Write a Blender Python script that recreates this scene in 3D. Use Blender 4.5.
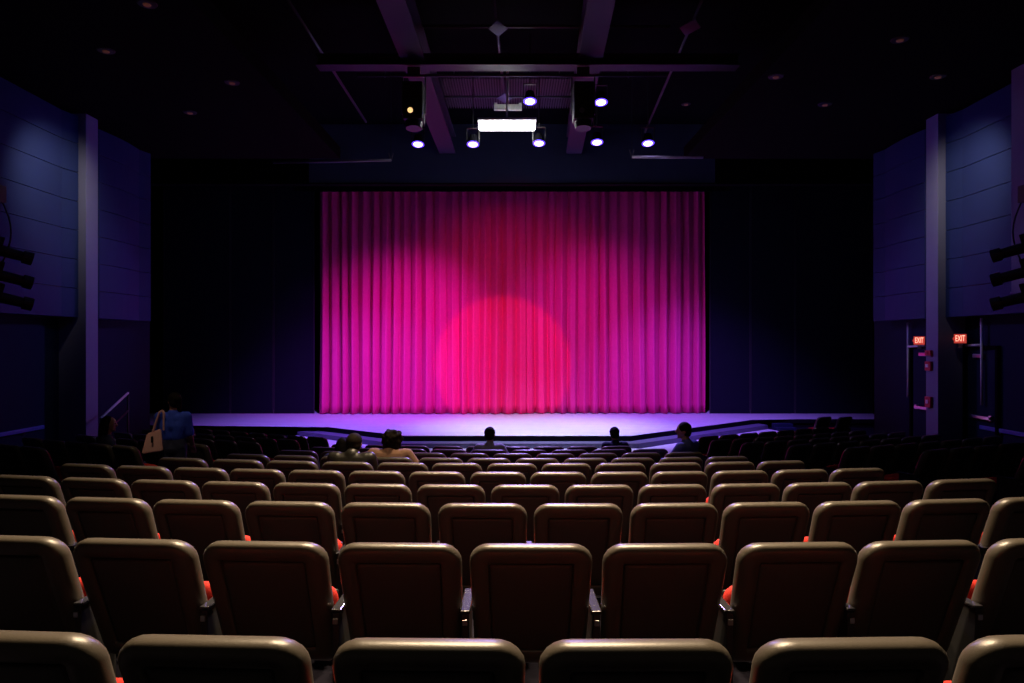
import bpy, bmesh, math, random
from mathutils import Vector, Matrix
random.seed(7)
for o in list(bpy.data.objects): bpy.data.objects.remove(o, do_unlink=True)
S = bpy.context.scene
COL = S.collection
PI = math.pi

# ------------------------------------------------------------------ camera, world, exposure
F = 682.67                 # focal length in pixels of the 1024x683 frame (24 mm on 36 mm)
EYE = 2.69                 # eye height over the flat floor in front of the stage
cam = bpy.data.cameras.new('camera'); cam.lens = 24; cam.sensor_width = 36
cam.clip_start = 0.05; cam.clip_end = 200
camo = bpy.data.objects.new('camera', cam); COL.objects.link(camo)
camo.location = (0, 0, EYE); camo.rotation_euler = (PI/2, 0, 0); S.camera = camo
vs = S.view_settings
vs.view_transform = 'Standard'; vs.look = 'None'; vs.exposure = 0.0; vs.gamma = 1.0; vs.use_curve_mapping = False
w = bpy.data.worlds.new('world'); S.world = w; w.use_nodes = True
w.node_tree.nodes['Background'].inputs[0].default_value = (0.25, 0.3, 0.9, 1)
w.node_tree.nodes['Background'].inputs[1].default_value = 0.0006

def lamp(name, kind, loc, target, power, color, size=40, blend=0.5, radius=0.1):
    l = bpy.data.lights.new(name, kind); l.energy = power; l.color = color
    if kind == 'SPOT':
        l.spot_size = math.radians(size); l.spot_blend = blend; l.shadow_soft_size = radius
    elif kind == 'POINT':
        l.shadow_soft_size = radius
    o = bpy.data.objects.new(name, l); COL.objects.link(o); o.location = loc
    if target is not None:
        o.rotation_euler = (Vector(target) - Vector(loc)).to_track_quat('-Z', 'Y').to_euler()
    return o
WARM = (1.0, 0.74, 0.46)
# dim warm house lights over the middle block
for x, y, pw in ((-1.1, 6.4, 2300), (1.1, 6.4, 2300), (0.0, 7.8, 1400), (0.0, 5.0, 1700)):
    lamp('house_light', 'SPOT', (x, y, 7.8), (x*0.9, y - 2.4, 0.9), pw, WARM, 76, 1.0, 0.10)
lamp('rear_fill', 'SPOT', (0.0, -1.6, 7.6), (0.0, 4.0, 0.8), 45, (1.0, 0.88, 0.68), 90, 1.0, 0.2)  # added fill from behind, lifts and neutralises the dark seat backs
lamp('aisle_fill', 'SPOT', (-4.4, 6.6, 6.7), (-4.55, 9.1, 1.3), 150, WARM, 24, 1.0, 0.08)  # added warm fill, brightens the figure standing in the left aisle
# curtain washes
lamp('magenta_wash', 'SPOT', (-0.2, 15.4, 6.9), (-3.9, 22.9, 1.9), 3000, (0.78, 0.03, 1.0), 52, 1.0, 0.06)
lamp('violet_wash', 'SPOT', (-0.4, 15.4, 6.9), (3.2, 22.9, 2.2), 1600, (0.68, 0.03, 1.0), 54, 1.0, 0.06)
lamp('crimson_wash', 'SPOT', (0.0, 13.6, 6.9), (0.0, 22.9, 2.6), 1050, (1.0, 0.04, 0.16), 62, 1.0, 0.06)
lamp('follow_spot', 'SPOT', (0.0, -2.0, 6.6), (-0.3, 22.9, 1.9), 11500, (1.0, 0.12, 0.06), 10.6, 0.10, 0.05)
# stage floor washes
lamp('floor_wash', 'SPOT', (0.6, 17.1, 7.0), (0.8, 19.0, 0.3), 5200, (0.55, 0.56, 1.0), 66, 1.0, 0.1)
lamp('floor_wash', 'SPOT', (-3.6, 16.8, 7.0), (-4.6, 20.2, 0.3), 4300, (0.28, 0.13, 1.0), 76, 1.0, 0.1)
lamp('floor_wash', 'SPOT', (4.0, 16.8, 7.0), (5.4, 20.4, 0.3), 4300, (0.28, 0.13, 1.0), 76, 1.0, 0.1)
# violet spill of the overhead lamps on the rows nearest the stage
lamp('violet_spill', 'SPOT', (0.3, 14.6, 6.9), (0.0, 8.6, 0.9), 3600, (0.40, 0.26, 1.0), 60, 1.0, 0.1)
# side wall washes
for s in (-1, 1):
    lamp('wall_wash', 'SPOT', (s*3.2, 11.5, 6.4), (s*8.0, 12.6, 4.6), 60, (0.04, 0.10, 1.0), 86, 1.0, 0.1)
    lamp('wall_spot', 'SPOT', (s*6.4, 11.0, 6.2), (s*7.95, 11.75, 5.3), 105, (1.0, 0.9, 0.8), 80, 1.0, 0.1)
    lamp('column_wash', 'SPOT', (s*1.0, 17.5, 6.6), (s*7.75, 12.6, 2.6), 520, (0.32, 0.18, 1.0), 38, 1.0, 0.1)

# ------------------------------------------------------------------ helpers
def mat(name, col, rough=0.6, metal=0.0, emit=None, estr=0.0, noise=0.0, scale=30.0, bump=0.0, spec=0.5, coat=0.0):
    m = bpy.data.materials.new(name); m.use_nodes = True
    nt = m.node_tree; b = nt.nodes['Principled BSDF']
    b.inputs['Base Color'].default_value = (*col, 1); b.inputs['Roughness'].default_value = rough
    b.inputs['Metallic'].default_value = metal; b.inputs['Specular IOR Level'].default_value = spec
    b.inputs['Coat Weight'].default_value = coat
    if emit: b.inputs['Emission Color'].default_value = (*emit, 1); b.inputs['Emission Strength'].default_value = estr
    if noise or bump:
        tc = nt.nodes.new('ShaderNodeTexCoord'); n = nt.nodes.new('ShaderNodeTexNoise')
        n.inputs['Scale'].default_value = scale; n.inputs['Detail'].default_value = 4
        nt.links.new(tc.outputs['Object'], n.inputs['Vector'])
        if noise:
            r = nt.nodes.new('ShaderNodeMapRange'); r.inputs['To Min'].default_value = 1 - noise; r.inputs['To Max'].default_value = 1 + noise
            x = nt.nodes.new('ShaderNodeMix'); x.data_type = 'RGBA'; x.blend_type = 'MULTIPLY'; x.inputs[0].default_value = 1
            x.inputs[6].default_value = (*col, 1)
            nt.links.new(n.outputs['Fac'], r.inputs['Value']); nt.links.new(r.outputs['Result'], x.inputs[7])
            nt.links.new(x.outputs[2], b.inputs['Base Color'])
        if bump:
            bp = nt.nodes.new('ShaderNodeBump'); bp.inputs['Strength'].default_value = bump; bp.inputs['Distance'].default_value = 0.004
            nt.links.new(n.outputs['Fac'], bp.inputs['Height']); nt.links.new(bp.outputs['Normal'], b.inputs['Normal'])
    return m
M = {
 'plastic': mat('seat_plastic', (0.082, 0.070, 0.055), 0.36, noise=0.12, scale=220, bump=0.12),
 'panel': mat('seat_panel_plastic', (0.052, 0.048, 0.042), 0.5, noise=0.15, scale=160, bump=0.12),
 'red_fabric': mat('red_upholstery', (0.60, 0.035, 0.028), 0.8, spec=0.2, noise=0.15, scale=150, bump=0.3),
 'arm': mat('glossy_black_armrest', (0.03, 0.03, 0.035), 0.2, noise=0.06, scale=60, coat=0.5),
 'dark_red': mat('dark_red_upholstery', (0.04, 0.006, 0.005), 0.8, spec=0.2, noise=0.15, scale=150, bump=0.3),
 'black': mat('black_metal', (0.02, 0.02, 0.022), 0.5, noise=0.1),
 'black_matte': mat('black_matte', (0.0025, 0.0025, 0.004), 0.9, spec=0.05, noise=0.2, scale=6),
 'steel': mat('steel', (0.55, 0.55, 0.58), 0.3, 1.0, noise=0.05),
 'carpet': mat('house_carpet', (0.012, 0.011, 0.018), 0.95, spec=0.05, noise=0.4, scale=40),
 'pale_floor': mat('pale_floor', (0.62, 0.6, 0.64), 0.6, noise=0.08, scale=8),
 'stage_top': mat('stage_boards', (0.55, 0.54, 0.60), 0.55, spec=0.3, noise=0.10, scale=2.5, bump=0.05),
 'stage_face': mat('stage_face', (0.006, 0.005, 0.008), 0.7, spec=0.1, noise=0.2),
 'step': mat('stage_step', (0.11, 0.10, 0.17), 0.6, noise=0.1),
 'wall': mat('wall_paint', (0.010, 0.016, 0.045), 0.85, spec=0.15, noise=0.1, scale=3),
 'blue_panel': mat('blue_panel', (0.024, 0.038, 0.13), 0.6, spec=0.12, noise=0.06, scale=2),
 'column': mat('column_paint', (0.20, 0.20, 0.32), 0.7, spec=0.15, noise=0.06, scale=4),
 'flat': mat('masking_flat', (0.006, 0.008, 0.016), 0.8, spec=0.1, noise=0.2, scale=2),
 'header': mat('header_paint', (0.05, 0.06, 0.14), 0.8, noise=0.1, scale=2, spec=0.1),
 'beam': mat('beam_paint', (0.036, 0.022, 0.055), 0.6, spec=0.3, noise=0.1, scale=5),
 'pipe': mat('grey_pipe', (0.11, 0.10, 0.13), 0.45, 0.3, noise=0.05),
 'white': mat('white_metal', (0.75, 0.75, 0.75), 0.5, noise=0.03),
 'tube': mat('lit_tube', (1, 1, 1), 0.4, emit=(1, 0.98, 1), estr=14),
 'led': mat('lit_violet_lens', (0.5, 0.4, 1), 0.3, emit=(0.55, 0.42, 1.0), estr=7),
 'led_halo': mat('blue_halo_glow', (0.1, 0.05, 1), 0.3, emit=(0.10, 0.04, 1.0), estr=2.0),
 'gold': mat('amber_glass', (0.8, 0.5, 0.2), 0.2, emit=(1, 0.62, 0.25), estr=1.2),
 'can': mat('downlight_glow', (0.4, 0.15, 0.08), 0.4, emit=(1, 0.35, 0.2), estr=0.03),
 'exit_face': mat('exit_face', (0.5, 0.02, 0.02), 0.5, emit=(1, 0.10, 0.07), estr=0.45),
 'exit_text': mat('exit_letters', (1, 0.7, 0.6), 0.5, emit=(1, 0.50, 0.34), estr=1.6),
 'alarm_red': mat('alarm_red', (0.6, 0.02, 0.03), 0.5, noise=0.05),
 'hair_black': mat('black_hair', (0.008, 0.006, 0.006), 0.75, spec=0.1, noise=0.4, scale=90, bump=0.5),
 'hair_brown': mat('brown_hair', (0.014, 0.009, 0.006), 0.75, spec=0.1, noise=0.4, scale=90, bump=0.5),
 'skin': mat('skin', (0.42, 0.22, 0.15), 0.6, noise=0.06),
 'skin_dark': mat('skin_brown', (0.22, 0.11, 0.07), 0.6, noise=0.06),
 'eye': mat('eye', (0.02, 0.015, 0.01), 0.2),
 'blue_cloth': mat('blue_shirt', (0.03, 0.08, 0.7), 0.85, noise=0.15, scale=25, bump=0.3),
 'navy_cloth': mat('navy_cloth', (0.02, 0.025, 0.08), 0.85, noise=0.15, scale=25, bump=0.3),
 'violet_cloth': mat('indigo_shirt', (0.06, 0.07, 0.30), 0.85, noise=0.15, scale=25, bump=0.3),
 'leather': mat('black_leather', (0.020, 0.018, 0.014), 0.38, noise=0.2, scale=30, bump=0.3),
 'tan_cloth': mat('tan_shirt', (0.40, 0.22, 0.14), 0.85, noise=0.15, scale=25, bump=0.3),
 'grey_cloth': mat('pale_patterned_shirt', (0.45, 0.42, 0.50), 0.85, noise=0.5, scale=22, bump=0.3),
 'jeans': mat('dark_trousers', (0.03, 0.035, 0.09), 0.9, noise=0.2, scale=60),
 'shoe': mat('shoe', (0.02, 0.02, 0.02), 0.6, noise=0.1),
 'pink_leather': mat('pale_pink_leather', (0.9, 0.52, 0.5), 0.5, noise=0.06, scale=20),
 'rail_blue': mat('wall_rail_paint', (0.06, 0.12, 0.5), 0.5, noise=0.05),
}

def link(name, me, m, parent=None, smooth=False):
    o = bpy.data.objects.new(name, me); COL.objects.link(o)
    if m is not None and not me.materials: me.materials.append(M[m] if isinstance(m, str) else m)
    if smooth:
        for p in me.polygons: p.use_smooth = True
    if parent: o.parent = parent
    return o
def obj(name, bm, m, parent=None, smooth=False):
    me = bpy.data.meshes.new(name); bmesh.ops.recalc_face_normals(bm, faces=bm.faces[:]); bm.to_mesh(me); bm.free()
    return link(name, me, m, parent, smooth)
def tag(o, label=None, cat=None, group=None, kind=None):
    if label: o['label'] = label
    if cat: o['category'] = cat
    if group: o['group'] = group
    if kind: o['kind'] = kind
    return o
def empty(name, loc=(0, 0, 0), rz=0.0):
    o = bpy.data.objects.new(name, None); COL.objects.link(o); o.location = loc; o.rotation_euler = (0, 0, rz); o.empty_display_size = 0.1
    return o
def box(bm, a, b, bevel=0.0):
    t = bmesh.new(); bmesh.ops.create_cube(t, size=1)
    for v in t.verts:
        v.co = Vector([(a[i] + b[i])/2 + v.co[i]*(b[i] - a[i]) for i in range(3)])
    if bevel: bmesh.ops.bevel(t, geom=t.edges[:], offset=bevel, segments=2, affect='EDGES', profile=0.5)
    me = bpy.data.meshes.new('t'); t.to_mesh(me); t.free(); bm.from_mesh(me); bpy.data.meshes.remove(me)
    return bm
def tube(bm, p, q, r, r2=None, n=10):
    p, q = Vector(p), Vector(q); d = q - p
    mt = Matrix.Translation((p + q)/2) @ d.to_track_quat('Z', 'Y').to_matrix().to_4x4()
    bmesh.ops.create_cone(bm, cap_ends=True, segments=n, radius1=r, radius2=r if r2 is None else r2, depth=d.length, matrix=mt)
    return bm
SPH = {}
def ball(bm, c, r, seg=12):
    if not hasattr(r, '__len__'): r = (r, r, r)
    if seg not in SPH:
        t = bmesh.new(); bmesh.ops.create_uvsphere(t, u_segments=seg, v_segments=max(6, seg*2//3), radius=1); t.verts.index_update()
        SPH[seg] = ([v.co.copy() for v in t.verts], [[v.index for v in f.verts] for f in t.faces]); t.free()
    vs, fs = SPH[seg]; nv = [bm.verts.new((c[0] + p.x*r[0], c[1] + p.y*r[1], c[2] + p.z*r[2])) for p in vs]
    for f in fs: bm.faces.new([nv[i] for i in f])
    return bm
def prism(bm, pts, z0, z1):
    lo = [bm.verts.new((x, y, z0)) for x, y in pts]; hi = [bm.verts.new((x, y, z1)) for x, y in pts]
    bm.faces.new(hi); bm.faces.new(lo[::-1]); n = len(pts)
    for i in range(n): bm.faces.new((lo[i], lo[(i+1) % n], hi[(i+1) % n], hi[i]))
    return bm
def B(): return bmesh.new()
def at(px, py, d):           # photo pixel + distance along the hall -> world point
    return Vector(((px - 512)*d/F, d, EYE - (py - 341.5)*d/F))

# ------------------------------------------------------------------ the raked floor
CX, CY = 0.25, 28.0         # rows are arcs about this point
D0, DP = 1.85, 0.96
ROWY = [645, 545.5, 504.3, 485.3, 472.3, 463.5, 458.3, 453.4, 449.8, 446.6]
ROWD = [D0 + DP*i for i in range(10)]
ROWH = [(y - 341.5)*d/F for y, d in zip(ROWY, ROWD)]
SEAT_H = 0.86
prof = [(-6.0, EYE - ROWH[0] - SEAT_H)] + [(d, EYE - h - SEAT_H) for d, h in zip(ROWD, ROWH)] + [(12.6, 0.0), (30, 0.0)]
def floor_eff(d):
    for (a, za), (b, zb) in zip(prof, prof[1:]):
        if d <= b:
            t = (d - a)/(b - a); return za + (zb - za)*max(0, t)
    return 0.0
def floor_z(x, y):
    return floor_eff(CY - math.hypot(x - CX, y - CY))
bm = B()
xs = [-12.5 + 0.5*i for i in range(51)]; ys = [-4 + 0.4*i for i in range(72)]
vv = [[bm.verts.new((x, y, floor_z(x, y))) for x in xs] for y in ys]
for j in range(len(ys)-1):
    for i in range(len(xs)-1): bm.faces.new((vv[j][i], vv[j][i+1], vv[j+1][i+1], vv[j+1][i]))
tag(obj('floor', bm, 'carpet', smooth=True), kind='structure')

# ------------------------------------------------------------------ stage
ZS = 0.27; DC = 22.96
front = [(-12.15, 19.9), (-6.0, 19.9), (-2.74, 17.5), (3.02, 17.5), (7.68, 21.3), (12.15, 21.3)]
def offset_line(pts, t):
    out = []
    for i, p in enumerate(pts):
        ns = []
        for a, b in ((i-1, i), (i, i+1)):
            if a >= 0 and b < len(pts):
                d = Vector(pts[b]) - Vector(pts[a]); ns.append(Vector((d.y, -d.x)).normalized())
        n = sum(ns, Vector((0, 0))).normalized(); k = t/max(0.3, n.dot(ns[0])); out.append((p[0] + n.x*k, p[1] + n.y*k))
    return out
st = empty('stage', (0, 0, 0))
back = [(12.15, 24.3), (-12.15, 24.3)]
obj('stage_body', prism(B(), offset_line(front, -0.03) + back, 0.0, ZS - 0.03), 'stage_face', st)
# stage boards: real planks running across the stage
bm = B(); prism(bm, offset_line(front, -0.02) + back, ZS - 0.04, ZS - 0.006); obj('deck', bm, 'stage_top', st)
def xr(y):                  # extent of the stage at depth y
    l = []
    for (x0, y0), (x1, y1) in zip(front, front[1:]):
        if min(y0, y1) <= y < max(y0, y1): l.append(x0 + (x1 - x0)*(y - y0)/(y1 - y0))
    lo = min([v for v in l if v < 0], default=-12.2); hi = max([v for v in l if v > 0], default=12.2)
    return lo, hi
y = 17.52
while y < 23.6:
    l, r = xr(y + 0.001); l2, r2 = xr(min(y + 0.592, 24.3))
    l, r, l2, r2 = max(l, -12.1), min(r, 12.1), max(l2, -12.1), min(r2, 12.1)
    bm = B(); prism(bm, [(l, y), (r, y), (r2, y + 0.592), (l2, y + 0.592)], ZS - 0.006, ZS); obj('plank', bm, 'stage_top', st); y += 0.6
for a, b in zip(front, front[1:]):
    bm = B(); n = (Vector(b) - Vector(a)).normalized(); q = Vector((n.y, -n.x))*0.012
    prism(bm, [a, b, (b[0] + q.x, b[1] + q.y), (a[0] + q.x, a[1] + q.y)], 0.14, ZS - 0.004); obj('nosing', bm, 'stage_face', st)
tag(st, 'wide low stage with pale boards and a dark angled front edge', 'stage')
f1 = offset_line(front, 0.014); f2 = offset_line(front, 0.42)
bm = B(); prism(bm, f2[1:5] + f1[1:5][::-1], 0.0, 0.135)
tag(obj('stage_step', bm, 'step'), 'low purple-lit step running along the stage front', 'step')
f3 = offset_line(front, 0.43); f4 = offset_line(front, 2.3)
bm = B(); prism(bm, f4[1:5] + f3[1:5][::-1], -0.02, 0.012)
tag(obj('floor_apron', bm, 'pale_floor'), kind='structure')
# small steps at the right end of the stage
t = empty('stage_stairs', (8.25, 20.85, 0))
for k in range(2):
    obj('tread', box(B(), (-0.28, -0.40 + 0.26*k, 0), (0.28, -0.15 + 0.26*k, 0.10 + 0.09*k), 0.008), 'wall', t)
tag(t, 'small two-tread stairs against the right end of the stage front', 'stairs')

# ------------------------------------------------------------------ curtains
def curtain(name, x0, x1, yoff, seed, label):
    rnd = random.Random(seed); folds = []; x = x0
    while x < x1: p = rnd.uniform(0.28, 0.46); folds.append((x, p, rnd.uniform(0.7, 1.15), rnd.uniform(-1, 1))); x += p
    ztop, zbot = 8.15, ZS + 0.012
    nx = int((x1 - x0)/0.018); nz = 26
    def disp(x, t):
        for fx, p, a, k in folds:
            if x < fx + p:
                u = (x - fx)/p; u2 = u + 0.06*k*math.sin(PI*u)*(1 - t)
                s = math.sin(PI*u2); return -0.30*a*(s**0.75 if s > 0 else 0)*(0.72 + 0.28*(1 - t)) + 0.02*math.sin(x*31 + k*4)*s
        return 0
    verts, faces = [], []
    for j in range(nz + 1):
        t = j/nz; z = zbot + (ztop - zbot)*t
        for i in range(nx + 1):
            x = x0 + (x1 - x0)*i/nx
            verts.append((x + 0.03*math.sin(3*t + x*2)*(1 - t), DC + yoff + disp(x, t), z + (0.012*math.sin(x*17) if j == 0 else 0) + (0.012 if j == 0 else 0)))
    for j in range(nz):
        for i in range(nx):
            a = j*(nx + 1) + i; faces.append((a, a + 1, a + nx + 2, a + nx + 1))
    me = bpy.data.meshes.new(name); me.from_pydata(verts, [], faces); me.update()
    o = link(name, me, CURT, None, True); so = o.modifiers.new('thick', 'SOLIDIFY'); so.thickness = 0.006
    return tag(o, label, 'curtain', 'stage curtains')
CURT = mat('crimson_velvet', (0.66, 0.018, 0.20), 0.8, noise=0.10, scale=9, bump=0.1)
CURT.node_tree.nodes['Principled BSDF'].inputs['Sheen Weight'].default_value = 0.15
CURT.node_tree.nodes['Principled BSDF'].inputs['Sheen Tint'].default_value = (0.8, 0.02, 0.2, 1)
curtain('stage_curtain', -6.47, 0.46, 0.0, 3, 'left half of the pleated red stage curtain, lit magenta')
curtain('stage_curtain', 0.36, 6.47, 0.16, 5, 'right half of the pleated red stage curtain, dark at its outer edge')
bm = B()
n = 120
for i in range(n):
    x = -7.2 + 14.4*i/n
    box(bm, (x, DC - 0.36 - 0.03*(i % 2), 7.66), (x + 14.4/n, DC - 0.30 - 0.03*(i % 2), 8.9))
tag(obj('valance', bm, 'black_matte'), 'black pleated valance hanging above the red curtain', 'valance')

# ------------------------------------------------------------------ stage house
tag(obj('wall_back', box(B(), (-12.4, 24.4, 0), (12.4, 24.6, 9.2)), 'black_matte'), kind='structure')
for s, nm in ((-1, 'left'), (1, 'right')):
    tag(obj('wall_stage_' + nm, box(B(), (min(s*12.2, s*12.4), 15.4, 0), (max(s*12.2, s*12.4), 24.4, 9.2)), 'black_matte'), kind='structure')
    edges = [6.62, 8.0, 9.5, 12.1] if s > 0 else [6.62, 8.0, 9.45, 11.7]
    for k, (a, b) in enumerate(zip(edges, edges[1:])):
        x0, x1 = (a + 0.02, b - 0.02) if s > 0 else (-b + 0.02, -a - 0.02)
        f = empty('masking_flat', ((x0 + x1)/2, DC - 0.05, ZS)); hw = (x1 - x0)/2
        obj('face_panel', box(B(), (-hw, 0, 0.005), (hw, 0.03, 8.2)), 'flat', f)
        for q in (-1, 1): obj('edge_strip', box(B(), (q*hw - 0.015, -0.012, 0.005), (q*hw + 0.015, 0.0, 8.2)), 'black', f)
        which = ['beside the red curtain', 'in the middle of its group', 'furthest from the curtain'][k]
        tag(f, 'tall black masking flat %s of the stage, %s' % (nm, which), 'stage flat', 'black masking flats')
# proscenium header
hd = empty('header_beam', (0, 19.5, 7.22)); obj('front_board', box(B(), (-5.8, 0, 0), (5.8, 0.3, 1.68)), 'header', hd); obj('lower_trim', box(B(), (-5.8, -0.02, -0.03), (5.8, 0.3, 0.0)), 'black_matte', hd)
for q in (-1, 1): obj('side_board', box(B(), (min(q*5.8, q*12.2), 0, -0.03), (max(q*5.8, q*12.2), 0.3, 1.68)), 'black_matte', hd)
tag(hd, 'dark blue-lit header beam spanning above the curtain', 'header')

# ------------------------------------------------------------------ hall walls, ceiling
XW = 8.25
for s, nm in ((-1, 'left'), (1, 'right')):
    X0, X1 = sorted((s*XW, s*(XW + 0.2)))
    tag(obj('wall_' + nm, box(B(), (X0, -4, -0.1), (X1, 15.55, 8.8)), 'wall'), kind='structure')
    X0, X1 = sorted((s*(XW + 0.2), s*12.4))
    tag(obj('wall_return_' + nm, box(B(), (X0, 15.35, -0.1), (X1, 15.55, 8.8)), 'wall'), kind='structure')
    X0, X1 = sorted((s*3.9, s*12.2))
    tag(obj('ceiling_soffit_' + nm, box(B(), (X0, -4, 6.84), (X1, 15.5, 7.1)), 'black_matte'), kind='structure')
tag(obj('wall_rear', box(B(), (-8.5, -4.2, 0), (8.5, -4, 8.8)), 'wall'), kind='structure')
tag(obj('ceiling', box(B(), (-12.4, -4.2, 8.9), (12.4, 24.6, 9.1)), 'black_matte'), kind='structure')

# blue acoustic panels: two bays a side, seven boards each
def bay(s, y0, y1, c0, c1, label):
    t = empty('acoustic_panel_bay', (s*(XW - 0.004), (y0 + y1)/2, 3.13)); xf = 0.30
    yc = (y0 + y1)/2
    for k in range(7):
        z0 = 0.525*k + 0.006; z1 = 0.525*(k + 1) - 0.006
        if k == 6: z1 -= 0.02
        pts = [(0, y0 - yc), (-s*xf, y0 + c0 - yc)]
        for q in range(1, 6):
            u = q/6; pts.append((-s*(xf + 0.05*math.sin(PI*u)), y0 + c0 - yc + (y1 - c1 - y0 - c0)*u))
        pts += [(-s*xf, y1 - c1 - yc), (-s*(xf + 0.07), y1 - yc), (0, y1 - yc)]
        obj('panel', prism(B(), pts, z0, z1), 'blue_panel', t)
    obj('backing', prism(B(), [(0, y0 + 0.05 - yc), (-s*(xf - 0.02), y0 + c0 - yc), (-s*(xf - 0.02), y1 - c1 - yc), (0, y1 - 0.05 - yc)], 0.02, 3.62), 'black', t)
    tag(t, label, 'wall panel', 'blue acoustic panel bays')
for s, nm in ((-1, 'left'), (1, 'right')):
    bay(s, 7.2, 12.40, 0.4, 0.36, 'near bay of dark blue boards on the %s wall, with a pale glow' % nm)
    bay(s, 12.85, 14.88, 0.3, 0.33, 'far bay of dark blue boards on the %s wall, beyond the column' % nm)
    X0, X1 = sorted((s*7.75, s*XW)); z = floor_z(s*8, 12.6) - 0.02
    c = tag(empty('column', (s*8.0, 12.6, z)), 'square purple-lit column on the %s wall' % nm, 'column', 'wall columns')
    obj('shaft', box(B(), (-0.25, -0.18, 0.15), (0.25, 0.18, 6.84 - z), 0.006), 'column', c)
    obj('base', box(B(), (-0.27, -0.2, 0.0), (0.27, 0.2, 0.15), 0.01), 'column', c)
    # painted rail along the wall
    X0, X1 = sorted((s*(XW - 0.04), s*(XW - 0.002)))
    z = at(990, 428.5, XW*F/(990-512)).z
    r = tag(empty('wall_rail', (s*(XW - 0.02), 9.0, z)), 'thin blue rail along the %s wall above the seats' % nm, 'rail')
    obj('rail', box(B(), (-0.02, -2.0, -0.035), (0.016, 3.0, 0.035), 0.01), 'rail_blue', r)
    for yb in (-1.5, 0.5, 2.5): obj('bracket', box(B(), (-0.012, yb - 0.02, -0.06), (0.018, yb + 0.02, -0.03)), 'black', r)

# ------------------------------------------------------------------ doors, exit signs, conduit, alarms on the right wall
def text_mesh(txt, size, depth):
    c = bpy.data.curves.new('txt', 'FONT'); c.body = txt; c.size = size; c.extrude = depth; c.align_x = 'CENTER'; c.align_y = 'CENTER'
    o = bpy.data.objects.new('txt', c); COL.objects.link(o); bpy.context.view_layer.update()
    me = bpy.data.meshes.new_from_object(o.evaluated_get(bpy.context.evaluated_depsgraph_get()))
    bpy.data.objects.remove(o); me.materials.clear(); return me
def xwall(px): return XW*F/(px - 512)
def door(n, y0, y1, label):
    z = floor_z(8.2, (y0 + y1)/2); top = 2.60
    t = tag(empty('door_%d' % n, (XW, (y0 + y1)/2, z)), kind='structure'); hw = (y1 - y0)/2; h = top - z
    obj('door_leaf', box(B(), (-0.03, -hw + 0.06, 0.01), (-0.004, hw - 0.06, h - 0.05), 0.004), 'wall', t)
    for q in (-1, 1): obj('jamb', box(B(), (-0.06, q*hw - 0.03, 0), (-0.004, q*hw + 0.03, h)), 'black_matte', t)
    obj('head', box(B(), (-0.06, -hw - 0.03, h - 0.04), (-0.004, hw + 0.03, h + 0.02)), 'black_matte', t)
    zb = at(970, 415, xwall(970)).z - z
    pb = obj('panic_bar', box(B(), (-0.10, -hw + 0.12, zb - 0.03), (-0.07, hw - 0.2, zb + 0.03), 0.01), 'steel', t)
    for q in (-hw + 0.14, hw - 0.22): obj('bracket', box(B(), (-0.075, q - 0.03, zb - 0.04), (-0.03, q + 0.03, zb + 0.05)), 'steel', pb)
    obj('door_closer', box(B(), (-0.09, -0.1, h - 0.20), (-0.03, 0.14, h - 0.13), 0.01), 'steel', t)
    return t
door(1, 11.55, 12.38, '')
door(2, 13.1, 14.05, '')
def exit_sign(px, py, xx, label, arrow):
    d = xx*F/(px - 512); p = at(px, py, d)
    t = tag(empty('exit_sign', (xx, d, p.z - 0.11), math.radians(0)), label, 'sign', 'exit signs'); 
    t.rotation_euler = (0, 0, -math.radians(46)); t.scale = (0.60, 0.8, 0.8)
    obj('housing', box(B(), (-0.17, -0.025, 0), (0.17, 0.025, 0.22), 0.006), 'alarm_red', t)
    obj('face', box(B(), (-0.16, -0.029, 0.01), (0.16, -0.0255, 0.21)), 'exit_face', t)
    me = text_mesh('EXIT', 0.185, 0.002); o = link('lettering', me, 'exit_text', t); o.location = (0, -0.0325, 0.112); o.rotation_euler = (PI/2, 0, 0); o.scale = (0.66, 1.05, 1)
    bm = B()
    a = [(-0.20, 0.11), (-0.175, 0.15), (-0.175, 0.07)]
    v = [bm.verts.new((x, -0.028, z)) for x, z in a] + [bm.verts.new((x, 0.0, z)) for x, z in a]
    bm.faces.new(v[:3]); bm.faces.new(v[3:][::-1])
    for i in range(3): bm.faces.new((v[i], v[(i+1) % 3], v[3 + (i+1) % 3], v[3 + i]))
    obj('arrow', bm, 'exit_face', t)
    obj('stem', box(B(), (-0.05, -0.02, -0.09), (0.05, 0.02, 0.0)), 'steel', t); obj('wall_arm', tube(B(), (0, 0.02, 0.1), (0.16, 0.17, 0.1), 0.02, n=8), 'black', t)
exit_sign(960.5, 337.5, 8.06, 'red lit exit sign over the door, right of the column', 1)
exit_sign(919.5, 339.5, 8.06, 'red lit exit sign just left of the right wall column', 1)
def conduit(pts, xx, label):
    t = empty('conduit', (xx, 0, 0)); P = [at(px, py, xx*F/(px - 512)) - Vector((xx, 0, 0)) for px, py in pts]
    for a, b in zip(P[::2], P[1::2]): obj('pipe_run', tube(B(), a, b, 0.022, n=8), 'white', t, True)
    tag(t, label, 'conduit', 'wall conduits')
conduit([(908, 323), (908, 397), (908, 346.5), (925, 346)], XW - 0.08, 'thin T-shaped conduit on the wall left of the right column')
conduit([(981.5, 318), (982, 405), (981.5, 345), (966, 345.6)], XW - 0.08, 'thin T-shaped conduit on the wall right of the doors')
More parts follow.
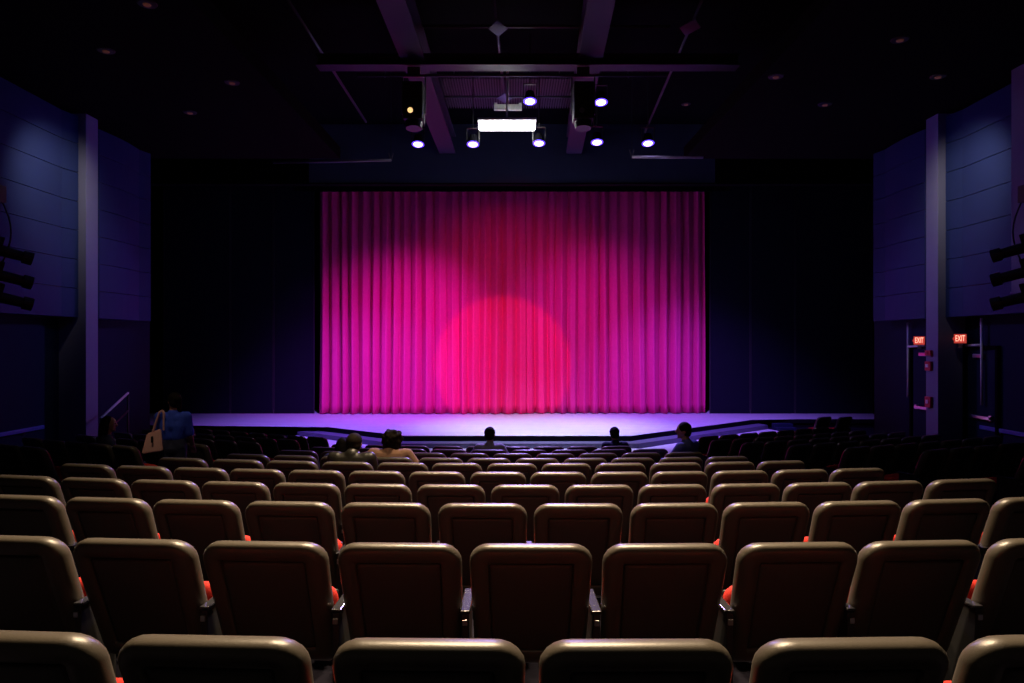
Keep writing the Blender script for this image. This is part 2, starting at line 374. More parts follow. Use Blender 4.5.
for k, (py, hh, lb) in enumerate(((353, 0.10, 'topmost small red alarm box on the right column'), (366, 0.17, 'middle red alarm strobe on the right column'), (402, 0.20, 'lowest red alarm pull box on the right column'))):
    p = at(931, py, 12.66); t = empty('fire_alarm', (7.75, 12.66, p.z - hh/2))
    obj('case', box(B(), (-0.05, -0.09, 0), (-0.001, 0.08, hh), 0.006), 'alarm_red', t)
    obj('lens', box(B(), (-0.065, -0.035, hh*0.35), (-0.05, 0.035, hh*0.7), 0.004), 'white' if k else 'alarm_red', t)
    tag(t, lb, 'fire alarm', 'red fire alarms')
# stair handrail by the left column
p0, p1 = at(101, 418, 12.2), at(128, 393, 13.6)
t = empty('handrail', (p0.x, p0.y, floor_z(p0.x, p0.y))); L = Vector(t.location)
obj('top_rail', tube(B(), p0 - L, p1 - L, 0.022), 'white', t, True)
for q in (p0, p1):
    a = q - L; obj('post', tube(B(), (a.x, a.y, floor_z(q.x, q.y) - L.z), a, 0.02), 'black', t, True)
obj('lower_rail', tube(B(), p0 - L - Vector((0, 0, 0.35)), p1 - L - Vector((0, 0, 0.35)), 0.018), 'black', t, True)
tag(t, 'sloping metal handrail beside the left wall column', 'handrail')

# ------------------------------------------------------------------ ceiling steelwork
def beam(x0, y0, x1, y1, wd, zb, zt, name, label, group=None):
    mid = Vector(((x0 + x1)/2, (y0 + y1)/2, zb)); d = Vector((x1 - x0, y1 - y0, 0)); hl = d.length/2
    t = empty(name, mid, math.atan2(-d.x, d.y))
    for nm, a, b in (('lower_flange', (-wd/2, -hl, 0), (wd/2, hl, 0.03)), ('web', (-0.03, -hl, 0.03), (0.03, hl, zt - zb - 0.03)), ('upper_flange', (-wd/2, -hl, zt - zb - 0.03), (wd/2, hl, zt - zb))):
        obj(nm, box(B(), a, b), 'beam', t)
    return tag(t, label, 'beam', group)
beam(-1.93, 5.0, -1.82, 19.3, 0.46, 8.0, 8.5, 'ceiling_beam', 'long purple ceiling beam left of the bright tube light', 'long ceiling beams')
beam(1.16, 5.0, 1.75, 19.3, 0.44, 8.0, 8.5, 'ceiling_beam', 'long purple ceiling beam right of the bright tube light', 'long ceiling beams')
p = at(512, 68, 13.0)
t = empty('cross_beam', (0.3, 13.0, p.z)); obj('lower_flange', box(B(), (-4.0, -0.16, 0), (4.0, 0.16, 0.03)), 'beam', t); obj('web', box(B(), (-4.0, -0.02, 0.03), (4.0, 0.02, 0.22)), 'beam', t); obj('upper_flange', box(B(), (-4.0, -0.12, 0.2), (4.0, 0.12, 0.23)), 'beam', t)
tag(t, 'purple cross beam under the ceiling, in front of the bright tube light', 'beam')
p = at(512, 75.5, 12.8)
t = empty('lighting_pipe', (0, 12.8, p.z)); obj('pipe', tube(B(), (-2.9, 0, 0), (2.9, 0, 0), 0.025), 'pipe', t, True)
for x in (-2.4, -1.1, 0.9, 2.2): obj('hanger', tube(B(), (x, 0.1, 0.0), (x, 0.16, 0.14), 0.012, n=6), 'pipe', t)
tag(t, 'thin grey pipe slung below the cross beam', 'pipe')
for (pa, pb, dd, lab) in (((632, 157), (703, 157.5), 15.0, 'short brightly lit pipe right of the violet lamps'), ((273, 162.5), (391, 160), 15.0, 'faint pipe above the left side of the curtain')):
    a, b = at(*pa, dd), at(*pb, dd); t = empty('lighting_pipe', a)
    obj('pipe', tube(B(), (0, 0, 0), b - a, 0.03), 'white' if pa[0] > 500 else 'pipe', t, True)
    e = Vector((0, 0, 0)) if pa[0] > 500 else b - a
    for q in (-0.05, 0.05): obj('hook', tube(B(), e + Vector((0, 0, -0.03)), e + Vector((q, 0, 0.16)), 0.014, n=6), 'pipe', t)
    obj('hanger_rod', tube(B(), e + Vector((0, 0, 0.14)), e + Vector((0, 0, 8.9 - a.z)), 0.006, n=6), 'black', t)
    tag(t, lab, 'pipe')
# thin grid of tubes with diamond plates
ZG = 8.55
def grid_tube(pa, pb, label, name='ceiling_tube'):
    def hit(px, py):
        d = (ZG - EYE)*F/(341.5 - py); return Vector(((px - 512)*d/F, d, ZG))
    a, b = hit(*pa), hit(*pb); t = empty(name, (a + b)/2); m = Vector(t.location)
    obj('tube', tube(B(), a - m, b - m, 0.03, n=8), 'pipe', t, True); return tag(t, label, 'tube'), hit, m
t, hit, m = grid_tube((494, 0), (505, 103), 'thin central ceiling tube with diamond plates above the tube light')
for px, py in ((498, 26), (504.5, 96.5)):
    c = hit(px, py) - m; bm = B(); q = 0.24
    prism(bm, [(c.x - q*0.75, c.y), (c.x, c.y - q*1.4), (c.x + q*0.75, c.y), (c.x, c.y + q*1.4)], -0.05, -0.035); obj('plate', bm, 'column', t)
t, hit, m = grid_tube((702, 0), (645, 132), 'faint slanting ceiling tube right of the beams')
c = hit(690, 25) - m; prism(bm := B(), [(c.x - 0.2, c.y), (c.x, c.y - 0.34), (c.x + 0.2, c.y), (c.x, c.y + 0.34)], -0.05, -0.035); obj('plate', bm, 'pipe', t)
grid_tube((288, 0), (366, 122), 'faint slanting ceiling tube left of the beams')
grid_tube((410, 26.5), (670, 26.5), 'higher of two thin crosswise ceiling tubes')
grid_tube((438, 97), (600, 97), 'lower of two thin crosswise ceiling tubes')
# metal decking lit by the tube
t = empty('metal_decking', (0, 17.0, 8.835)); bm = B()
for i in range(54): box(bm, (-1.75 + 0.064*i, -1.0, 0), (-1.75 + 0.064*i + 0.03, 1.0, 0.05))
o = obj('ribs', bm, 'pipe', t); o['kind'] = 'stuff'
obj('sheet', box(B(), (-1.76, -1.0, 0.05), (1.76, 1.0, 0.06)), 'beam', t)
tag(t, 'ribbed metal decking panel above the bright tube light', 'decking')
# fluorescent fixture
p = at(507, 126, 14.6); t = empty('tube_light', p)
obj('housing', box(B(), (-0.62, -0.20, 0.06), (0.62, 0.20, 0.12), 0.01), 'white', t)
for yy, zz in ((-0.1, -0.02), (0.12, 0.03)): obj('lamp_tube', box(B(), (-0.6, yy - 0.085, zz - 0.075), (0.6, yy + 0.085, zz + 0.02), 0.02), 'tube', t)
obj('hanger', tube(B(), (0, 0, 0.12), (0, 0, 1.2), 0.02), 'white', t)
tag(t, 'bright white twin-tube light hanging above the stage', 'light')
q = at(508, 107.5, 15.2); t = empty('bracket_plate', q)
obj('plate', box(B(), (-0.31, -0.02, -0.07), (0.31, 0.02, 0.07), 0.004), 'white', t)
for x in (-0.27, 0.27): obj('lug', box(B(), (x - 0.03, -0.02, 0.07), (x + 0.03, 0.02, 0.10)), 'white', t)
obj('rod', tube(B(), (0, 0.03, 0.02), (0, 0.03, 8.9 - q.z), 0.014, n=8), 'white', t)
tag(t, 'small white bracket plate above the bright tube light', 'bracket')
# violet LED lamps
leds = [((418, 144), 'leftmost'), ((473, 144), 'second from left'), ((539, 143), 'third from left'), ((597, 142), 'fourth from left'), ((648, 143), 'rightmost')]
def led(px, py, d, label, grp):
    p = at(px, py, d); t = empty('led_lamp', p); tilt = Matrix.Rotation(math.radians(-15), 4, 'X')
    def rot(bm): bmesh.ops.transform(bm, matrix=tilt, verts=bm.verts); return bm
    hs = obj('housing', rot(tube(B(), (0, 0, 0.0), (0, 0, 0.20), 0.125, 0.08, 18)), 'black_matte', t, False)
    obj('halo_rim', rot(tube(B(), (0, 0, -0.012), (0, 0, 0.0), 0.135, 0.130, 20)), 'led_halo', hs)  # glowing ring imitates the blue halo around the lens
    obj('lens', rot(tube(B(), (0, 0, -0.03), (0, 0, -0.012), 0.08, 0.098, 20)), 'led', hs)
    bm = B(); 
    for s in (-1, 1): box(bm, (s*0.135 - 0.008, -0.02, 0.02), (s*0.135 + 0.008, 0.02, 0.34))
    box(bm, (-0.143, -0.02, 0.33), (0.143, 0.02, 0.35)); obj('yoke', bm, 'black', t)
    obj('hanger_rod', tube(B(), (0, 0, 0.35), (0, 0, 8.9 - p.z), 0.012, n=6), 'black', t)
    tag(t, label, 'stage light', grp)
for (px, py), wh in leds: led(px, py, 14.9, 'round violet stage lamp, %s in the lower row of five' % wh, 'violet stage lamps')
led(530, 101, 13.8, 'round violet stage lamp just above the bright tube light', 'violet stage lamps')
led(601, 102, 13.8, 'round violet stage lamp beside the right hanging projector', 'violet stage lamps')
# equipment hung on the beams
def projector(px, label, glow):
    p = at(px, 128, 12.9); t = empty('spotlight_box', p)
    obj('case', box(B(), (-0.19, -0.2, 0.12), (0.19, 0.2, 0.82), 0.03), 'black', t)
    obj('barrel', tube(B(), (0, -0.02, -0.02), (0, 0.0, 0.14), 0.15, 0.17, 18), 'black', t)
    obj('lens', tube(B(), (-0.04, -0.21, 0.27), (-0.04, -0.19, 0.27), 0.05, 0.05, 14), 'gold' if glow else 'steel', t)
    for s in (-1, 1): obj('yoke_arm', box(B(), (s*0.215 - 0.012, -0.03, 0.25), (s*0.215 + 0.012, 0.03, 0.98)), 'pipe', t)
    obj('yoke_top', box(B(), (-0.227, -0.03, 0.96), (0.227, 0.03, 1.0)), 'pipe', t)
    obj('clamp', box(B(), (-0.12, -0.06, 0.99), (0.12, 0.06, 1.14), 0.01), 'pipe', t)
    obj('safety_cable', tube(B(), (0.2, -0.1, 0.0), (0.17, -0.14, 0.3), 0.014, n=6), 'steel', t)
    tag(t, label, 'spotlight', 'hung spotlights')
projector(414, 'boxy black spotlight with a glowing lens hung by the left beam', True)
projector(583, 'boxy black spotlight with a dark lens hung by the right beam', False)
# recessed downlights
for px, py, z, lb in ((106, 50, 6.84, 'reddish downlight glint in the dark ceiling, leftmost'), (190, 112, 6.84, 'reddish downlight glint above the left column, further in'),
                      (147, 3, 6.84, 'reddish downlight glint at the top left picture edge'), (232, 82, 6.84, 'dim downlight glint left of the ceiling beams'),
                      (900, 39, 6.84, 'reddish downlight glint in the dark ceiling, rightmost'), (825, 104, 6.84, 'reddish downlight glint above the right far panel bay'),
                      (776, 76, 6.84, 'dim downlight glint right of the ceiling beams'), (686, 104, 8.9, 'reddish downlight glint right of the violet lamps'),
                      (938, 76, 6.84, 'dim downlight glint above the right near panel bay')):
    d = (z - EYE)*F/(341.5 - py); p = Vector(((px - 512)*d/F, d, z)); t = empty('downlight', p)
    obj('trim_ring', tube(B(), (0, 0, -0.02), (0, 0, -0.001), 0.11, 0.12, 16), 'black', t); obj('lens', tube(B(), (0, 0, -0.035), (0, 0, -0.02), 0.04, 0.05, 12), 'can', t)
    tag(t, lb, 'downlight', 'recessed downlights')
# lighting booms on the side walls
def boom(s, xm, ym, fix, label):
    t = empty('lighting_boom', (xm, ym, 3.3)); 
    obj('mast', tube(B(), (0, 0, 0.0), (0, 0, 3.54), 0.03), 'black', t, True)
    obj('wall_arm', box(B(), (min(0, s*(XW - abs(xm) - 0.36)), -0.02, 3.2), (max(0, s*(XW - abs(xm) - 0.36)), 0.02, 3.24)), 'black', t)
    obj('junction_box', box(B(), (-0.08, -0.08, 1.43), (0.08, 0.08, 1.68), 0.01), 'black', t)
    bm = B(); pr = None
    for k in range(9):
        u = k/8; q = Vector((-s*(0.03 + 0.13*math.sin(PI*u)), 0.06, 1.45 - 0.9*u))
        if pr is not None: tube(bm, pr, q, 0.012, n=6)
        pr = q
    obj('cable', bm, 'black', t)
    for z in fix:
        f = empty('stage_spotlight', (xm, ym, z)); f.rotation_euler = (math.radians(-14), 0, math.radians(s*46))
        obj('lamp_housing', tube(B(), (-s*0.12, -0.28, 0), (-s*0.12, 0.0, 0), 0.085, 0.11, 14), 'black', f, False)
        obj('barrel', tube(B(), (-s*0.12, 0.0, 0), (-s*0.12, 0.30, 0), 0.08, 0.075, 14), 'black', f, False)
        obj('lens_hood', tube(B(), (-s*0.12, 0.30, 0), (-s*0.12, 0.42, 0), 0.098, 0.098, 14), 'black', f, False)
        bm = B(); box(bm, (-s*0.12 - 0.13, -0.02, -0.02), (-s*0.12 - 0.115, 0.02, 0.16)); box(bm, (-s*0.12 + 0.115, -0.02, -0.02), (-s*0.12 + 0.13, 0.02, 0.16)); box(bm, (-s*0.12 - 0.13, -0.02, 0.15), (-s*0.12 + 0.13, 0.02, 0.17)); obj('yoke', bm, 'black', f)
        obj('clamp', box(B(), (min(0, -s*0.12), -0.03, 0.14), (max(0, -s*0.12), 0.03, 0.2)), 'black', f)
        wh = ['top', 'middle', 'lowest'][fix.index(z)]
        tag(f, 'black stage spotlight on the %s boom, %s of three' % ('left' if s < 0 else 'right', wh), 'spotlight', 'boom spotlights')
    tag(t, label, 'lighting boom', 'lighting booms')
boom(-1, -7.54, 10.0, (4.02, 3.66, 3.34), 'black vertical lighting boom at the left picture edge')
boom(1, 7.54, 10.0, (4.06, 3.70, 3.34), 'black vertical lighting boom at the right picture edge')
t = empty('wall_pilaster', (7.72, 10.28, 3.45)); obj('shaft', box(B(), (-0.1, -0.14, 0), (0.1, 0.14, 3.38), 0.006), 'column', t); obj('end_cap', box(B(), (-0.11, -0.15, -0.03), (0.11, 0.15, 0.0)), 'column', t)
tag(t, 'narrow purple pilaster behind the right lighting boom', 'pilaster')

# ------------------------------------------------------------------ theatre chairs
def rring(wd, h, r, inset, n=5, rb=0.04):
    hw = wd/2 - inset; z0, z1 = inset, h - inset; r = max(0.012, r - inset); rb = max(0.01, rb - inset*0.5); pts = []
    for cx, cz, a0, rr in ((hw - rb, z0 + rb, -90, rb), (hw - r, z1 - r, 0, r), (-hw + r, z1 - r, 90, r), (-hw + rb, z0 + rb, 180, rb)):
        for k in range(n + 1):
            a = math.radians(a0 + 90*k/n); pts.append((cx + rr*math.cos(a), cz + rr*math.sin(a)))
    return pts
def loft(rings, cap0=True, cap1=True):
    bm = B(); R = [[bm.verts.new(p) for p in r] for r in rings]; n = len(rings[0])
    for a, b in zip(R, R[1:]):
        for i in range(n): bm.faces.new((a[i], a[(i+1) % n], b[(i+1) % n], b[i]))
    if cap0: bm.faces.new(R[0])
    if cap1: bm.faces.new(R[-1][::-1])
    return bm
BW, BH, BR, BZ = 0.512, 0.60, 0.090, 0.26
def back_warp(p):
    x, y, v = p; t = v/BH
    x2 = x*(0.94 + 0.06*min(1, t*1.15)); c = 1 - (2*x/BW)**2
    z = BZ + v - 0.007*max(0, c)*max(0, t - 0.5)*2
    return (x2, y - 0.014*c + 0.04 + (BH - v)*0.37 + 0.01*(1 - t)**2, z)
def back_part(spec, **k):
    return loft([[back_warp((x, dep, z)) for x, z in rring(BW, BH, BR, ins)] for ins, dep in spec], **k)
shell_bm = back_part([(0.082, -0.030), (0.079, -0.041), (0.074, -0.046), (0.045, -0.049), (0.026, -0.047), (0.012, -0.040), (0.003, -0.026), (0.0, -0.008), (0.0, 0.010), (0.005, 0.026), (0.018, 0.034)], cap0=False, cap1=True)
panel_bm = back_part([(0.083, -0.028), (0.084, -0.035), (0.10, -0.037), (0.15, -0.040), (0.20, -0.041)], cap0=False)
pad_bm = back_part([(0.05, 0.033), (0.05, 0.045), (0.06, 0.055), (0.09, 0.06), (0.15, 0.062)], cap0=False)
def cushion_rings(lo, hi, wd, dp, base, y0):
    out = []
    for z, ins in ((lo, 0.03), (lo + 0.01, 0.008), ((lo + hi)/2, 0.0), (hi - 0.02, 0.004), (hi - 0.005, 0.02), (hi, 0.05)):
        out.append([(x, y0 + yy, z) for x, yy in rring(wd, dp, 0.07, ins, 4, 0.03)])
    return out
def to_mesh(bm, name, m):
    bmesh.ops.recalc_face_normals(bm, faces=bm.faces[:]); me = bpy.data.meshes.new(name); bm.to_mesh(me); bm.free(); me.materials.append(M[m])
    for p in me.polygons: p.use_smooth = True
    return me
def hinge(bm):              # tip the seat up
    bmesh.ops.transform(bm, matrix=Matrix.Translation((0, 0.34, 0.29)) @ Matrix.Rotation(math.radians(78), 4, 'X') @ Matrix.Translation((0, -0.20, -0.40)), verts=bm.verts); return bm
CH = {
 'back_shell': to_mesh(shell_bm, 'back_shell', 'plastic'), 'back_panel': to_mesh(panel_bm, 'back_panel', 'panel'), 'back_pad': to_mesh(pad_bm, 'back_pad', 'dark_red'),
 'cushion_down': to_mesh(loft(cushion_rings(0.36, 0.45, 0.45, 0.40, 0, 0.27)), 'seat_cushion', 'red_fabric'),
 'cushion_up': to_mesh(hinge(loft(cushion_rings(0.37, 0.44, 0.42, 0.28, 0, 0.19))), 'seat_cushion', 'red_fabric'),
 'pan_down': to_mesh(box(B(), (-0.20, 0.28, 0.33), (0.20, 0.63, 0.362), 0.01), 'seat_pan', 'black'),
 'pan_up': to_mesh(hinge(box(B(), (-0.19, 0.20, 0.335), (0.19, 0.44, 0.368), 0.01)), 'seat_pan', 'black'),
 'armrest': to_mesh(box(B(), (-0.022, 0.10, 0.535), (0.022, 0.37, 0.550), 0.005), 'armrest', 'arm'),
 'leg': to_mesh(box(box(B(), (-0.015, 0.10, 0.02), (0.015, 0.34, 0.535), 0.004), (-0.02, 0.06, 0.0), (0.02, 0.36, 0.02), 0.003), 'leg', 'black'),
 'bracket': to_mesh(box(B(), (-0.011, 0.088, 0.49), (0.011, 0.099, 0.515), 0.002), 'bracket', 'steel'),
}
for k in ('pan_down', 'pan_up', 'armrest', 'leg', 'bracket'):
    for p in CH[k].polygons: p.use_smooth = False
def chair(x, y, z, rz, sx, label, group, down=False, last=False, front_detail=True):
    t = empty('theatre_chair', (x, y, z), rz); tag(t, label, 'chair', group)
    def part(nm, key, dx=0, sc=sx, par=None):
        o = bpy.data.objects.new(nm, CH[key]); COL.objects.link(o); o.parent = par or t; o.location = (dx, 0, 0); o.scale = (sc, 1, 1); return o
    sh = part('back_shell', 'back_shell'); part('back_panel', 'back_panel', 0, 1, sh); part('back_pad', 'back_pad', 0, 1, sh)
    cu = part('seat_cushion', 'cushion_down' if down else 'cushion_up'); part('seat_pan', 'pan_down' if down else 'pan_up', 0, 1, cu)
    hp = 0.2765*sx
    for s in ((-1, 1) if last else (-1,)):
        ar = part('armrest', 'armrest', s*hp, 1); part('bracket', 'bracket', 0, 1, ar); part('leg', 'leg', s*hp, 1)
    return t
ORD = ['first', 'second', 'third', 'fourth', 'fifth', 'sixth', 'seventh', 'eighth', 'ninth', 'tenth', 'eleventh', 'twelfth', 'thirteenth', 'fourteenth', 'fifteenth']
ROWX = [
 [3, 208, 427, 638, 857, 1068],
 [2, 130, 262, 398, 531, 667, 801, 925, 1056],
 [17, 104, 193, 287, 384, 482, 579, 676, 769, 861, 951, 1040],
 [27, 96, 166, 236, 307, 378, 451, 525, 599, 672, 745, 817, 887, 960],
 [89, 145, 202, 258, 317, 377, 437, 498, 558, 619, 679, 739, 799, 856],
 [184, 239, 293, 348, 403, 457, 512, 566, 620, 675, 729, 780],
 [249, 296, 343, 391, 441, 489, 537, 585, 632, 680, 726],
 [299 + 42.67*k for k in range(10)],
 [329 + 40*k for k in range(9)],
 [347.5 + 33.5*k for k in range(9)],
]
NEAR = ['nearest row', 'second row from the front edge of the picture', 'third row from the near edge', 'fourth row from the near edge', 'fifth row from the near edge', 'sixth row from the near edge', 'seventh row from the near edge', 'eighth row from the near edge', 'ninth row from the near edge', 'row nearest the stage']
NEAR[1] = 'second row from the near edge'
SIT = {(5, 3): 1, (6, 3): 1, (6, 2): 1, (8, 4): 1, (9, 8): 1, (7, 9): 1}
seatpos = {}
for i, xsr in enumerate(ROWX):
    R = CY - ROWD[i]; P = []
    for px in xsr:
        d = ROWD[i]; px = 512 + (px - 512)*(1.012 if i > 2 else 1)
        for _ in range(12): X = (px - 512)*(d + 0.03)/F; d = CY - math.sqrt(R*R - (X - CX)**2)
        P.append((X, d))
    for k, (X, d) in enumerate(P):
        gaps = [math.dist(P[k], P[q]) for q in (k-1, k+1) if 0 <= q < len(P)]
        pitch = sum(gaps)/len(gaps); rz = math.atan2(X - CX, CY - d)
        z = floor_z(X, d)
        seatpos[(i, k)] = (X, d, z, rz)
        sx = max(0.88, min(1.06, pitch/0.553))
        chair(X, d, z, rz, sx, 'brown-black theatre chair, middle block, %s, %s from left' % (NEAR[i], ORD[k]), 'theatre chairs in the middle block', down=(i, k) in SIT, last=(k == len(P) - 1))
# side blocks: angled rows
def side_row(s, x0, y0, n, row, nm, phi=26, wd=0.515, down=()):
    for k in range(n):
        x = x0 + s*wd*math.cos(math.radians(phi))*k; y = y0 + wd*math.sin(math.radians(phi))*k
        lb = 'shadowed theatre chair, %s block, %s, %s from the aisle' % (nm, row, ORD[k])
        chair(x, y, floor_z(x, y), s*math.radians(phi), 0.93, lb, 'theatre chairs in the %s block' % nm, down=k in down, last=(k == n - 1))
        seatpos[(nm, row, k)] = (x, y)
RN = ['front row', 'second row', 'third row', 'fourth row', 'fifth row', 'sixth row', 'seventh row']
for r, (x, y, n) in enumerate([(3.85, 13.2, 7), (3.78, 12.2, 8), (3.98, 11.15, 8), (4.36, 10.2, 7), (4.7, 9.2, 7), (5.2, 8.3, 5), (5.85, 7.5, 3)]):
    side_row(1, x, y, n, RN[r], 'right', down=(0,) if r >= 5 else ())
for r, (x, y, n) in enumerate([(-3.75, 13.0, 8), (-3.97, 11.95, 8), (-4.25, 10.9, 7), (-4.65, 9.95, 6), (-5.15, 9.0, 5), (-5.8, 8.2, 4), (-6.3, 7.3, 2)]):
    side_row(-1, x, y, n, RN[r], 'left', down=(1,) if r == 4 else ())
for k, (px, py) in enumerate(((826, 414), (847, 414))):
    d = 16.6; p = at(px, py, d); chair(p.x, d, 0, math.radians(26), 0.93, 'dark theatre chair standing by the right end of the stage, %s of two' % ['left', 'right'][k], 'theatre chairs in the right block', last=k == 1)

# ------------------------------------------------------------------ people
def remesh(bm, name, voxel, smooth=6):
    me = bpy.data.meshes.new(name); bm.to_mesh(me); bm.free(); return me, voxel, smooth
def skin_link(name, spec, m, parent):          # blobs fused into one continuous surface
    me, voxel, it = spec; o = link(name, me, m, parent, True)
    md = o.modifiers.new('fuse', 'REMESH'); md.mode = 'VOXEL'; md.voxel_size = voxel; md.use_smooth_shade = True
    sm = o.modifiers.new('soften', 'SMOOTH'); sm.factor = 0.5; sm.iterations = it
    return o
def chain(bm, pts):
    for (p, r), (q, s) in zip(pts, pts[1:]): tube(bm, p, q, r, s, 12); 
    for p, r in pts: ball(bm, p, r, 12)
def person(loc, rz, pose, shirt, hair, hairstyle, label, skin='skin', sc=1.0, turn=0, nod=0, arms='lap', sleeve='short', wide=1.0, lean=0.0, slump=0.0):
    V = Vector
    if pose == 'sit':
        pel, chest, nb, hd = V((0, 0, 0.56)), V((0, -0.05, 0.86)), V((0, -0.045, 1.03)), V((0, -0.01, 1.20))
        hips = [(V((s*0.09, 0.0, 0.55)), V((s*0.11, 0.42, 0.54)), V((s*0.11, 0.44, 0.09)), V((s*0.11, 0.56, 0.04))) for s in (-1, 1)]
    else:
        pel, chest, nb, hd = V((0, 0, 0.92)), V((0, -0.01, 1.22)), V((0, 0, 1.41)), V((0, 0.02, 1.56))
        hips = [(V((s*0.085, 0, 0.90)), V((s*0.095, 0.02, 0.49)), V((s*0.10, -0.02, 0.09)), V((s*0.105, 0.12, 0.035))) for s in (-1, 1)]
    k = lean; hd.z -= slump; hd.y += slump*0.5; low = 0.15 if pose != 'sit' else 0.0
    for v in (chest, nb, hd): v.x += k*(v.z - pel.z)
    sh = [V((nb.x + s*0.175*wide, nb.y - 0.01, nb.z - 0.065)) for s in (-1, 1)]
    arm = []
    for i, s in enumerate((-1, 1)):
        a = sh[i]
        if arms == 'lap': e = a + V((s*0.06, 0.06, -0.26)); h = e + V((-s*0.08, 0.22, -0.06))
        elif arms == 'out': e = a + V((s*0.15, 0.02, -0.20)); h = e + V((-s*0.10, 0.20, 0.02))
        elif arms == 'reach': e = a + V((s*0.04, 0.14, -0.20)); h = e + V((0, 0.24, -0.04))
        else: e = a + V((s*0.035, 0.03, -0.28)); h = e + V((-s*0.03, 0.17, 0.12 if s < 0 else -0.16))
        arm.append((a, e, h))
    def torso(bm, g, low=0.0):
        for s in (-1, 1):
            chain(bm, [(pel + V((s*0.075*(1 - low), 0, low)), 0.105 + g - low*0.12), (pel.lerp(chest, 0.5) + V((s*0.06*wide, 0, 0)), 0.095 + g), (chest + V((s*0.085*wide, 0, 0)), 0.10 + g), (sh[(s + 1)//2] - V((s*0.045, 0, 0.01)), 0.068 + g)])
        chain(bm, [(chest, 0.10 + g), (nb - V((0, 0, 0.04)), 0.075 + g)]); chain(bm, [(sh[0] + V((0.06, 0, -0.03)), 0.075 + g), (sh[1] + V((-0.06, 0, -0.03)), 0.075 + g)])
    t = empty('person', loc, rz); t.scale = (sc, sc, sc)
    bm = B(); torso(bm, 0)
    chain(bm, [(nb - V((0, 0, 0.03)), 0.058), (hd - V((0, 0.015, 0.07)), 0.052)])
    Rm = Matrix.Translation(hd) @ Matrix.Rotation(turn, 4, 'Z') @ Matrix.Rotation(nod, 4, 'X')
    def H(p): return Rm @ V(p)
    hb = B(); ball(hb, (0, 0, 0.015), (0.079, 0.095, 0.100), 20); ball(hb, (0, 0.025, -0.05), (0.056, 0.062, 0.062), 16)
    tube(hb, (0, 0.088, 0.02), (0, 0.108, -0.022), 0.008, 0.017, 8); ball(hb, (0, 0.102, -0.024), 0.016, 8)
    ball(hb, (0, 0.080, -0.056), (0.024, 0.012, 0.010), 8); ball(hb, (0, 0.07, -0.095), (0.026, 0.02, 0.018), 8)
    for s in (-1, 1): ball(hb, (s*0.076, -0.008, -0.005), (0.013, 0.024, 0.033), 10)
    bmesh.ops.transform(hb, matrix=Rm, verts=hb.verts); me = bpy.data.meshes.new('t'); hb.to_mesh(me); hb.free(); bm.from_mesh(me); bpy.data.meshes.remove(me)
    for i, s in enumerate((-1, 1)):
        a, e, h = arm[i]; chain(bm, [(a, 0.056), (a.lerp(e, 0.5), 0.047), (e, 0.040)]); chain(bm, [(e, 0.040), (e.lerp(h, 0.35), 0.040), (h, 0.027)])
        d = (h - e).normalized(); side = d.cross(V((0, 0, 1))); side = side.normalized() if side.length > 0.1 else V((1, 0, 0)); dn = side.cross(d)
        pm = h + d*0.05
        for q in (-0.024, -0.008, 0.008, 0.024): chain(bm, [(h + side*q*0.6, 0.016), (h + d*0.085 + side*q, 0.013)])
        for j, q in enumerate((-0.030, -0.010, 0.010, 0.030)):
            ln = (0.062, 0.076, 0.082, 0.070)[j]
            chain(bm, [(h + d*0.082 + side*q, 0.0105), (h + d*(0.082 + ln*0.55) + side*q*1.05 - dn*0.008*0, 0.0095), (h + d*(0.082 + ln*0.85) + side*q*1.05 - V((0, 0, 0.022)), 0.0085)])
        chain(bm, [(h + d*0.02 + side*(-s*0.022), 0.014), (h + d*0.055 + side*(-s*0.052), 0.011), (h + d*0.085 + side*(-s*0.058), 0.0095)])
    for hp, kn, an, to in hips: chain(bm, [(hp, 0.085), (hp.lerp(kn, 0.5), 0.074), (kn, 0.056)]); chain(bm, [(kn, 0.054), (kn.lerp(an, 0.35), 0.054), (an, 0.036)]); chain(bm, [(an, 0.036), (to, 0.03)])
    skin_link('body', remesh(bm, 'body', 0.0085, 4), skin, t)
    # hair
    hb = B()
    if hairstyle == 'short':
        ball(hb, (0, -0.014, 0.030), (0.090, 0.098, 0.094), 20); ball(hb, (0, -0.045, -0.02), (0.083, 0.062, 0.072), 16)
    elif hairstyle == 'bun':
        ball(hb, (0, -0.015, 0.03), (0.092, 0.10, 0.098), 20); ball(hb, (0, -0.05, -0.02), (0.084, 0.06, 0.075), 16); ball(hb, (0.01, -0.115, 0.03), (0.05, 0.045, 0.05), 14)
        chain(hb, [((0.02, -0.11, 0.0), 0.04), ((0.03, -0.10, -0.12), 0.028)])
    elif hairstyle == 'full':
        ball(hb, (0, -0.03, 0.02), (0.13, 0.12, 0.115), 20); ball(hb, (0, -0.05, -0.05), (0.12, 0.085, 0.10), 16)
        rr = random.Random(4)
        for _ in range(40):
            a, b = rr.uniform(0, 2*PI), rr.uniform(-0.6, 1.2); p = V((0.12*math.cos(a)*math.cos(b), -0.035 + 0.11*math.sin(a)*math.cos(b), 0.02 + 0.105*math.sin(b)))
            if p.y < 0.05: ball(hb, p, rr.uniform(0.02, 0.034), 8)
    elif hairstyle == 'long':
        ball(hb, (0, -0.022, 0.03), (0.086, 0.094, 0.098), 20); chain(hb, [((0, -0.055, 0.0), 0.075), ((0, -0.075, -0.1), 0.07), ((0.0, -0.09, -0.2), 0.055)])
        for s in (-1, 1): chain(hb, [((s*0.07, -0.02, 0.0), 0.035), ((s*0.08, -0.03, -0.12), 0.035)])
    bmesh.ops.transform(hb, matrix=Rm, verts=hb.verts); skin_link('hair', remesh(hb, 'hair', 0.009, 3), hair, t)
